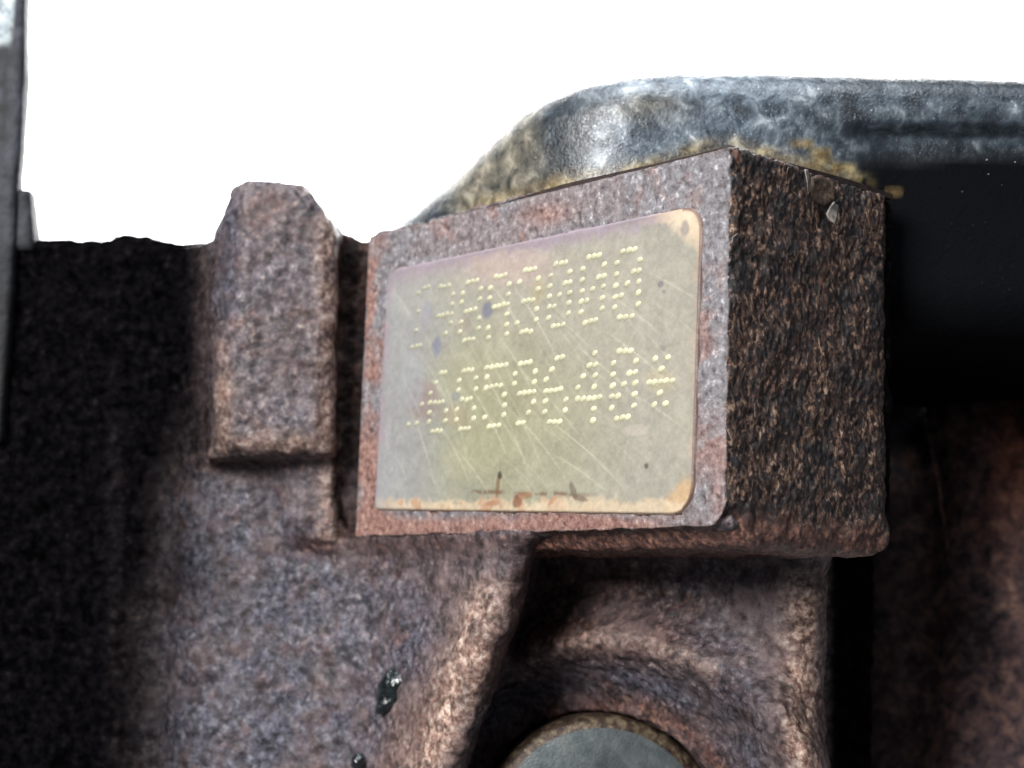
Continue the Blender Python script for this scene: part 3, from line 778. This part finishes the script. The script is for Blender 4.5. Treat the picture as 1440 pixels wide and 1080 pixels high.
# give the sheet thickness
V = np.concatenate([V, V - N * 1.2 * 0 + np.array([0, 1.2, -0.0])]); nv = nS * nP
F = np.concatenate([Q, Q[:, ::-1] + nv])
ii = np.arange(nv).reshape(nS, nP)
rims = []
for e in (ii[:, 0], ii[:, -1], ii[0, :], ii[-1, :]):
    rims.append(np.stack([e[:-1], e[1:], e[1:] + nv, e[:-1] + nv], 1))
F = np.concatenate([F] + rims)
px, py = to_px(V); b4 = fbm(V, 6, 5, off=2) - .5; b5 = fbm(V, 2, 4, off=12) - .5
topline = np.interp(px, sx, sy); padtop = 332 - (px - 520) * .25
padtop = np.where(px > 1028, 205 + (px - 1028) * .31, padtop)
dpad = padtop - py            # px above the pad edge
hgt_ = sstep(118, 104, py - 0 * px)
grey = sstep(800, 880, px + b4 * 60) * sstep(1230, 1020, px + b4 * 80)  # lit upper band of the black cover, painted as grey
grey = grey * 0.85
grey = np.maximum(grey, sstep(1150, 1250, px) * sstep(205, 165, py + b5 * 20) * sstep(118, 135, py + b5 * 10) * 0.22)
grey = np.maximum(grey, 0.25 * np.exp(-((py - 199) / 8) ** 2) * sstep(1150, 1200, px))
beige = sstep(620, 660, px + b4 * 40) * sstep(780, 735, px + b4 * 50) * 0.8
grey *= 1 - .8 * (1 - sstep(.3, 1.3, np.hypot((px - 800) / 80, (py - 190) / 52) + b4 * 1.6 + b5 * 1.2))
beige = np.maximum(beige, 0.8 * np.exp(-(((px - 905) / 60) ** 2 + ((py - 150) / 22) ** 2)) * (0.7 + b5))
beige = np.maximum(beige, 0.55 * sstep(0.02, .16, b5) * sstep(800, 780, px) * sstep(560, 700, px))
olive = (.75 + 1.2 * b5) * sstep(26, 6, dpad + b4 * 24) * sstep(640, 680, px) * sstep(1220, 1120, px) * .9
olive = np.maximum(olive, .8 * np.exp(-((dpad - 8) / 7) ** 2) * sstep(1020, 1060, px) * sstep(1240, 1200, px) * sstep(-.05, .1, b5))
for (x, y, rx, ry) in ((1130, 204, 34, 6), (1178, 232, 44, 6), (1255, 268, 22, 5)):
    olive = np.maximum(olive, .9 * (1 - sstep(.6, 1.2, np.hypot((px - x) / rx, (py - y - (px - x) * .28) / ry) + b5 * 1.6)))
black = sstep(200, 236, py + b5 * 14 + b4 * 14) * sstep(1080, 1180, px + b4 * 60)  # black paint darkened further where the wall drops into shade
specks = np.clip(1 - .97 * sstep(225, 300, py + b4 * 60), 0, 1) * sstep(-.12, .12, b4 + .05)
mesh_obj('cover_shell', V, F, M_COVER, cover, dict(specks=specks, black=black, grey=np.clip(grey, 0, 1), beige=np.clip(beige, 0, 1), olive=np.clip(olive, 0, 1)))
print('cover', time.time() - T0)

gv_ = []
path = [(-40, .35), (-2.2, .35), (-.4, 1.6), (-.4, D + .2)]
inn = [(-40, 3.5), (-4, 3.5), (-4, 4), (-4, D + .2)]
sub = 14
def dens(p):
    o_ = []
    for i in range(len(p) - 1):
        for k in range(sub): o_.append(np.array(p[i]) + (np.array(p[i + 1]) - np.array(p[i])) * k / sub)
    return np.array(o_ + [np.array(p[-1])])
po, pi_ = dens(path), dens(inn); n = len(po)
th_ = 0.42 + 0.18 * np.sin(np.arange(n) * .37); th_[:6] *= np.linspace(.2, 1, 6)
V = np.concatenate([np.c_[po, np.full(n, -.1)], np.c_[po, th_], np.c_[pi_, th_], np.c_[pi_, np.full(n, -.1)]])
F = []
for i in range(n - 1):
    for k in range(4): a = k * n + i; b = ((k + 1) % 4) * n + i; F.append((a, a + 1, b + 1, b))
F += [(0, n, 2 * n, 3 * n)[::-1], (n - 1, 2 * n - 1, 3 * n - 1, 4 * n - 1)]
M_GAP = mat_simple('gap_shadow_brown', [(0.35, (0.006, 0.003, 0.003)), (0.6, (0.03, 0.014, 0.01))], 1.0, .7, .1)
mesh_obj('gap_shadow_strip', unb(V), F, M_GAP, cover, smooth=False)  # added dark strip that draws the shadow gap under the cover

# ================================================================== LEFT BRACKET
brk = empty('dark_bracket', tuple(pix(10, 330, 56)), 'dark grey upright bracket at the left edge, standing over the block', 'bracket')
Yb = 54
bp = [xz(*p, Yb) for p in ((-190, -330), (28, -330), (28, 60), (23, 180), (17, 262), (14, 345), (6, 470), (-6, 620), (-190, 620))]
fp = [xz(*p, Yb + 2) for p in ((-30, 263), (38, 263), (44, 328), (44, 350), (-30, 350))]
def b_sdf(x, y, z): return extr(poly2(x, z, bp), np.abs(y - Yb - 4) - 1.8, 0.6)
def f_sdf(x, y, z): return extr(poly2(x, z, fp), np.abs(y - Yb - 5) - 2.0, 0.6)
s = NT('bracket_grey_paint')
n1 = s.noise(.35, 6, .6, .3)
cc = s.ramp(n1, [(0.35, lin(20, 20, 25)), (0.5, lin(38, 38, 45)), (0.68, lin(60, 60, 68))])
cc = s.mix(s.attr('pale'), cc, s.ramp(s.noise(.6, 6, .65, .5, off=2), [(0.36, lin(90, 96, 92)), (0.5, lin(158, 168, 172)), (0.66, lin(200, 206, 200))]))
cc = s.mix(s.attr('painted_dark'), cc, (0.003, 0.003, 0.003))
M_BRK = s.done(cc, .6, 0, s.bump(s.noise(1.0, 5, .6), .2), .3)
for nm, fn, pl in (('upright', b_sdf, bp), ('foot', f_sdf, fp)):
    pl = np.array(pl)
    V, Q, N = sdf_mesh((pl[:, 0].min() - 1.5, Yb - 2, pl[:, 1].min() - 1.5), (pl[:, 0].max() + 1.5, Yb + 12, pl[:, 1].max() + 1.5), 0.45, fn)
    V = V + vnormals(V, Q) * ((fbm(V, 4, 3) - .5) * .5)[:, None]
    px, py = to_px(V); b6 = fbm(V, 5, 4) - .5
    pale = sstep(21, 17, px + b6 * 6 + py * .06) * sstep(72, 56, py + b6 * 14)
    gr = sstep(300, 420, py + b6 * 60) * .9  # darker towards the bottom
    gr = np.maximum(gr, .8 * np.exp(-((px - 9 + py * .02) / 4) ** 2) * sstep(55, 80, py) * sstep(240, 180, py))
    mesh_obj(nm, V, Q, M_BRK, brk, dict(pale=pale if nm == 'upright' else 0 * pale, painted_dark=gr))

# ================================================================== OIL DROP and small black pit
s = NT('wet_black_oil')
M_OIL = s.done(s.ramp(s.noise(.8, 3), [(.4, (0.003, 0.004, 0.004)), (.7, (0.02, 0.03, 0.03))]), 0.08, 0.0, s.bump(s.noise(.9, 3, .5, .4), .5), 0.9)
def surf_at(px_, py_):
    """front surface of the block under a picture point, by marching the sdf"""
    d = ray(px_, py_); t = 150.0
    for _ in range(400):
        p = CW + t * d
        q = body_sdf(np.array([[[p[0]]]], np.float32), np.array([[[p[1]]]], np.float32), np.array([[[p[2]]]], np.float32)).item()
        if q < 0.02: break
        t += max(q * .6, .02)
    return CW + t * d
def drop(px_, py_, hw, hh, name, label):
    c0 = surf_at(px_, py_); 
    m = 40
    V = []; r4 = np.random.default_rng(int(px_))
    ph = r4.uniform(0, 6, 4)
    for i in range(m // 2 + 1):
        a = i / (m // 2) * math.pi
        for j in range(m):
            b = j / m * 2 * math.pi
            k = 1 + .05 * math.sin(9 * b + ph[3]) + .10 * math.sin(2 * b + ph[0]) + .08 * math.sin(3 * b + ph[1]) + .05 * math.sin(5 * b + ph[2])
            x_ = math.sin(a) * math.cos(b) * hw * k; z_ = math.sin(a) * math.sin(b) * hh * k; y_ = -math.cos(a) * 1.1
            V.append((x_ + z_ * .22, y_, z_))
    V = np.array(V); V[:, 1] -= .25 * np.sin(V[:, 2] * 1.7) * (V[:, 1] < 0)
    nrm = np.array([-.45, -.89, 0]); ax = np.array([.89, -.45, 0])
    P3 = c0 + V[:, :1] * ax + V[:, 1:2] * (-nrm) * 1.0 + V[:, 2:] * np.array([0, 0, 1])
    F = []
    for i in range(m // 2):
        for j in range(m): a = i * m + j; b = i * m + (j + 1) % m; F.append((a, a + m, b + m, b))
    F = np.array(F)
    o = mesh_obj(name, P3, F, M_OIL); o.data.flip_normals() if np.sum(vnormals(P3, F)[m * 2] * nrm) < 0 else None
    return tag(o, label, 'oil drop')
drop(551, 970, 2.2, 2.7, 'oil_drop', 'glossy black oil drop clinging to the block left of the slanting rib')
drop(506, 1072, 1.1, 1.3, 'oil_drop', 'small black oil spot on the block at the bottom edge, below the larger drop')

# ================================================================== PAINT FLAKES on the pad side
def flake(name, pts, lift, mat, label, curl=.5):
    P0 = []
    for (x, y) in pts:
        d = A.T @ ray(x, y); t = (lift - CB[0]) / d[0]; P0.append(CB + t * d)
    P0 = np.array(P0); cen = P0.mean(0); rings = []
    for k, f in enumerate((0, .35, .7, 1.0)):
        q = cen + (P0 - cen) * f; q[:, 0] += curl * f * f * np.sin(np.arange(len(P0)) * 1.3 + k * .2) * .5
        rings.append(q)
    top = np.concatenate(rings); bot = top - np.array([.12, 0, 0]); V = np.concatenate([top, bot]); n = len(P0); F = []
    for i in range(3):
        for j in range(n):
            a = i * n + j; b = i * n + (j + 1) % n; F.append((a, b, b + n, a + n)); F.append((a + 4 * n + n, b + 4 * n + n, b + 4 * n, a + 4 * n))
    for j in range(n): a = 3 * n + j; b = 3 * n + (j + 1) % n; F.append((a, b, b + 4 * n, a + 4 * n))
    o = mesh_obj(name, unb(V), F, mat)
    return tag(o, label, 'paint flake', 'paint flakes on the side of the pad')
M_FL1 = mat_simple('flake_grey', [(0.35, lin(88, 80, 74)), (0.6, lin(150, 142, 134))], 1.5, .5, .08)
M_FL2 = mat_simple('flake_brown', [(0.35, lin(46, 34, 28)), (0.5, lin(84, 66, 54)), (0.65, lin(128, 110, 96))], 1.2, .55, .15)
flake('paint_flake', [(1167, 290), (1171, 284), (1176, 288), (1181, 287), (1180, 297), (1176, 307), (1172, 316), (1167, 309), (1165, 300)], .9, M_FL1, 'small pale grey paint flake hanging lowest on the dark side of the pad')
flake('paint_flake', [(1140, 250), (1150, 246), (1162, 250), (1174, 258), (1178, 268), (1175, 282), (1168, 284), (1160, 289), (1148, 282), (1141, 268)], .55, M_FL2, 'largest brownish paint flake under the cover lip on the dark side of the pad')
flake('paint_flake', [(1107, 236), (1113, 234), (1118, 240), (1116, 249), (1109, 250), (1105, 244)], .6, M_FL2, 'small brown paint flake left of the two larger ones on the pad side')
flake('paint_flake', [(1029, 334), (1036, 328), (1040, 331), (1037, 339), (1031, 343)], .6, M_FL1, 'tiny pale paint flake on the edge between pad face and dark side')
flake('paint_flake', [(1131, 238), (1134, 239), (1139, 254), (1141, 270), (1138, 272), (1134, 255)], .8, M_FL1, 'thin curled paint sliver beside the largest brownish flake')
print('TOTAL', time.time() - T0)
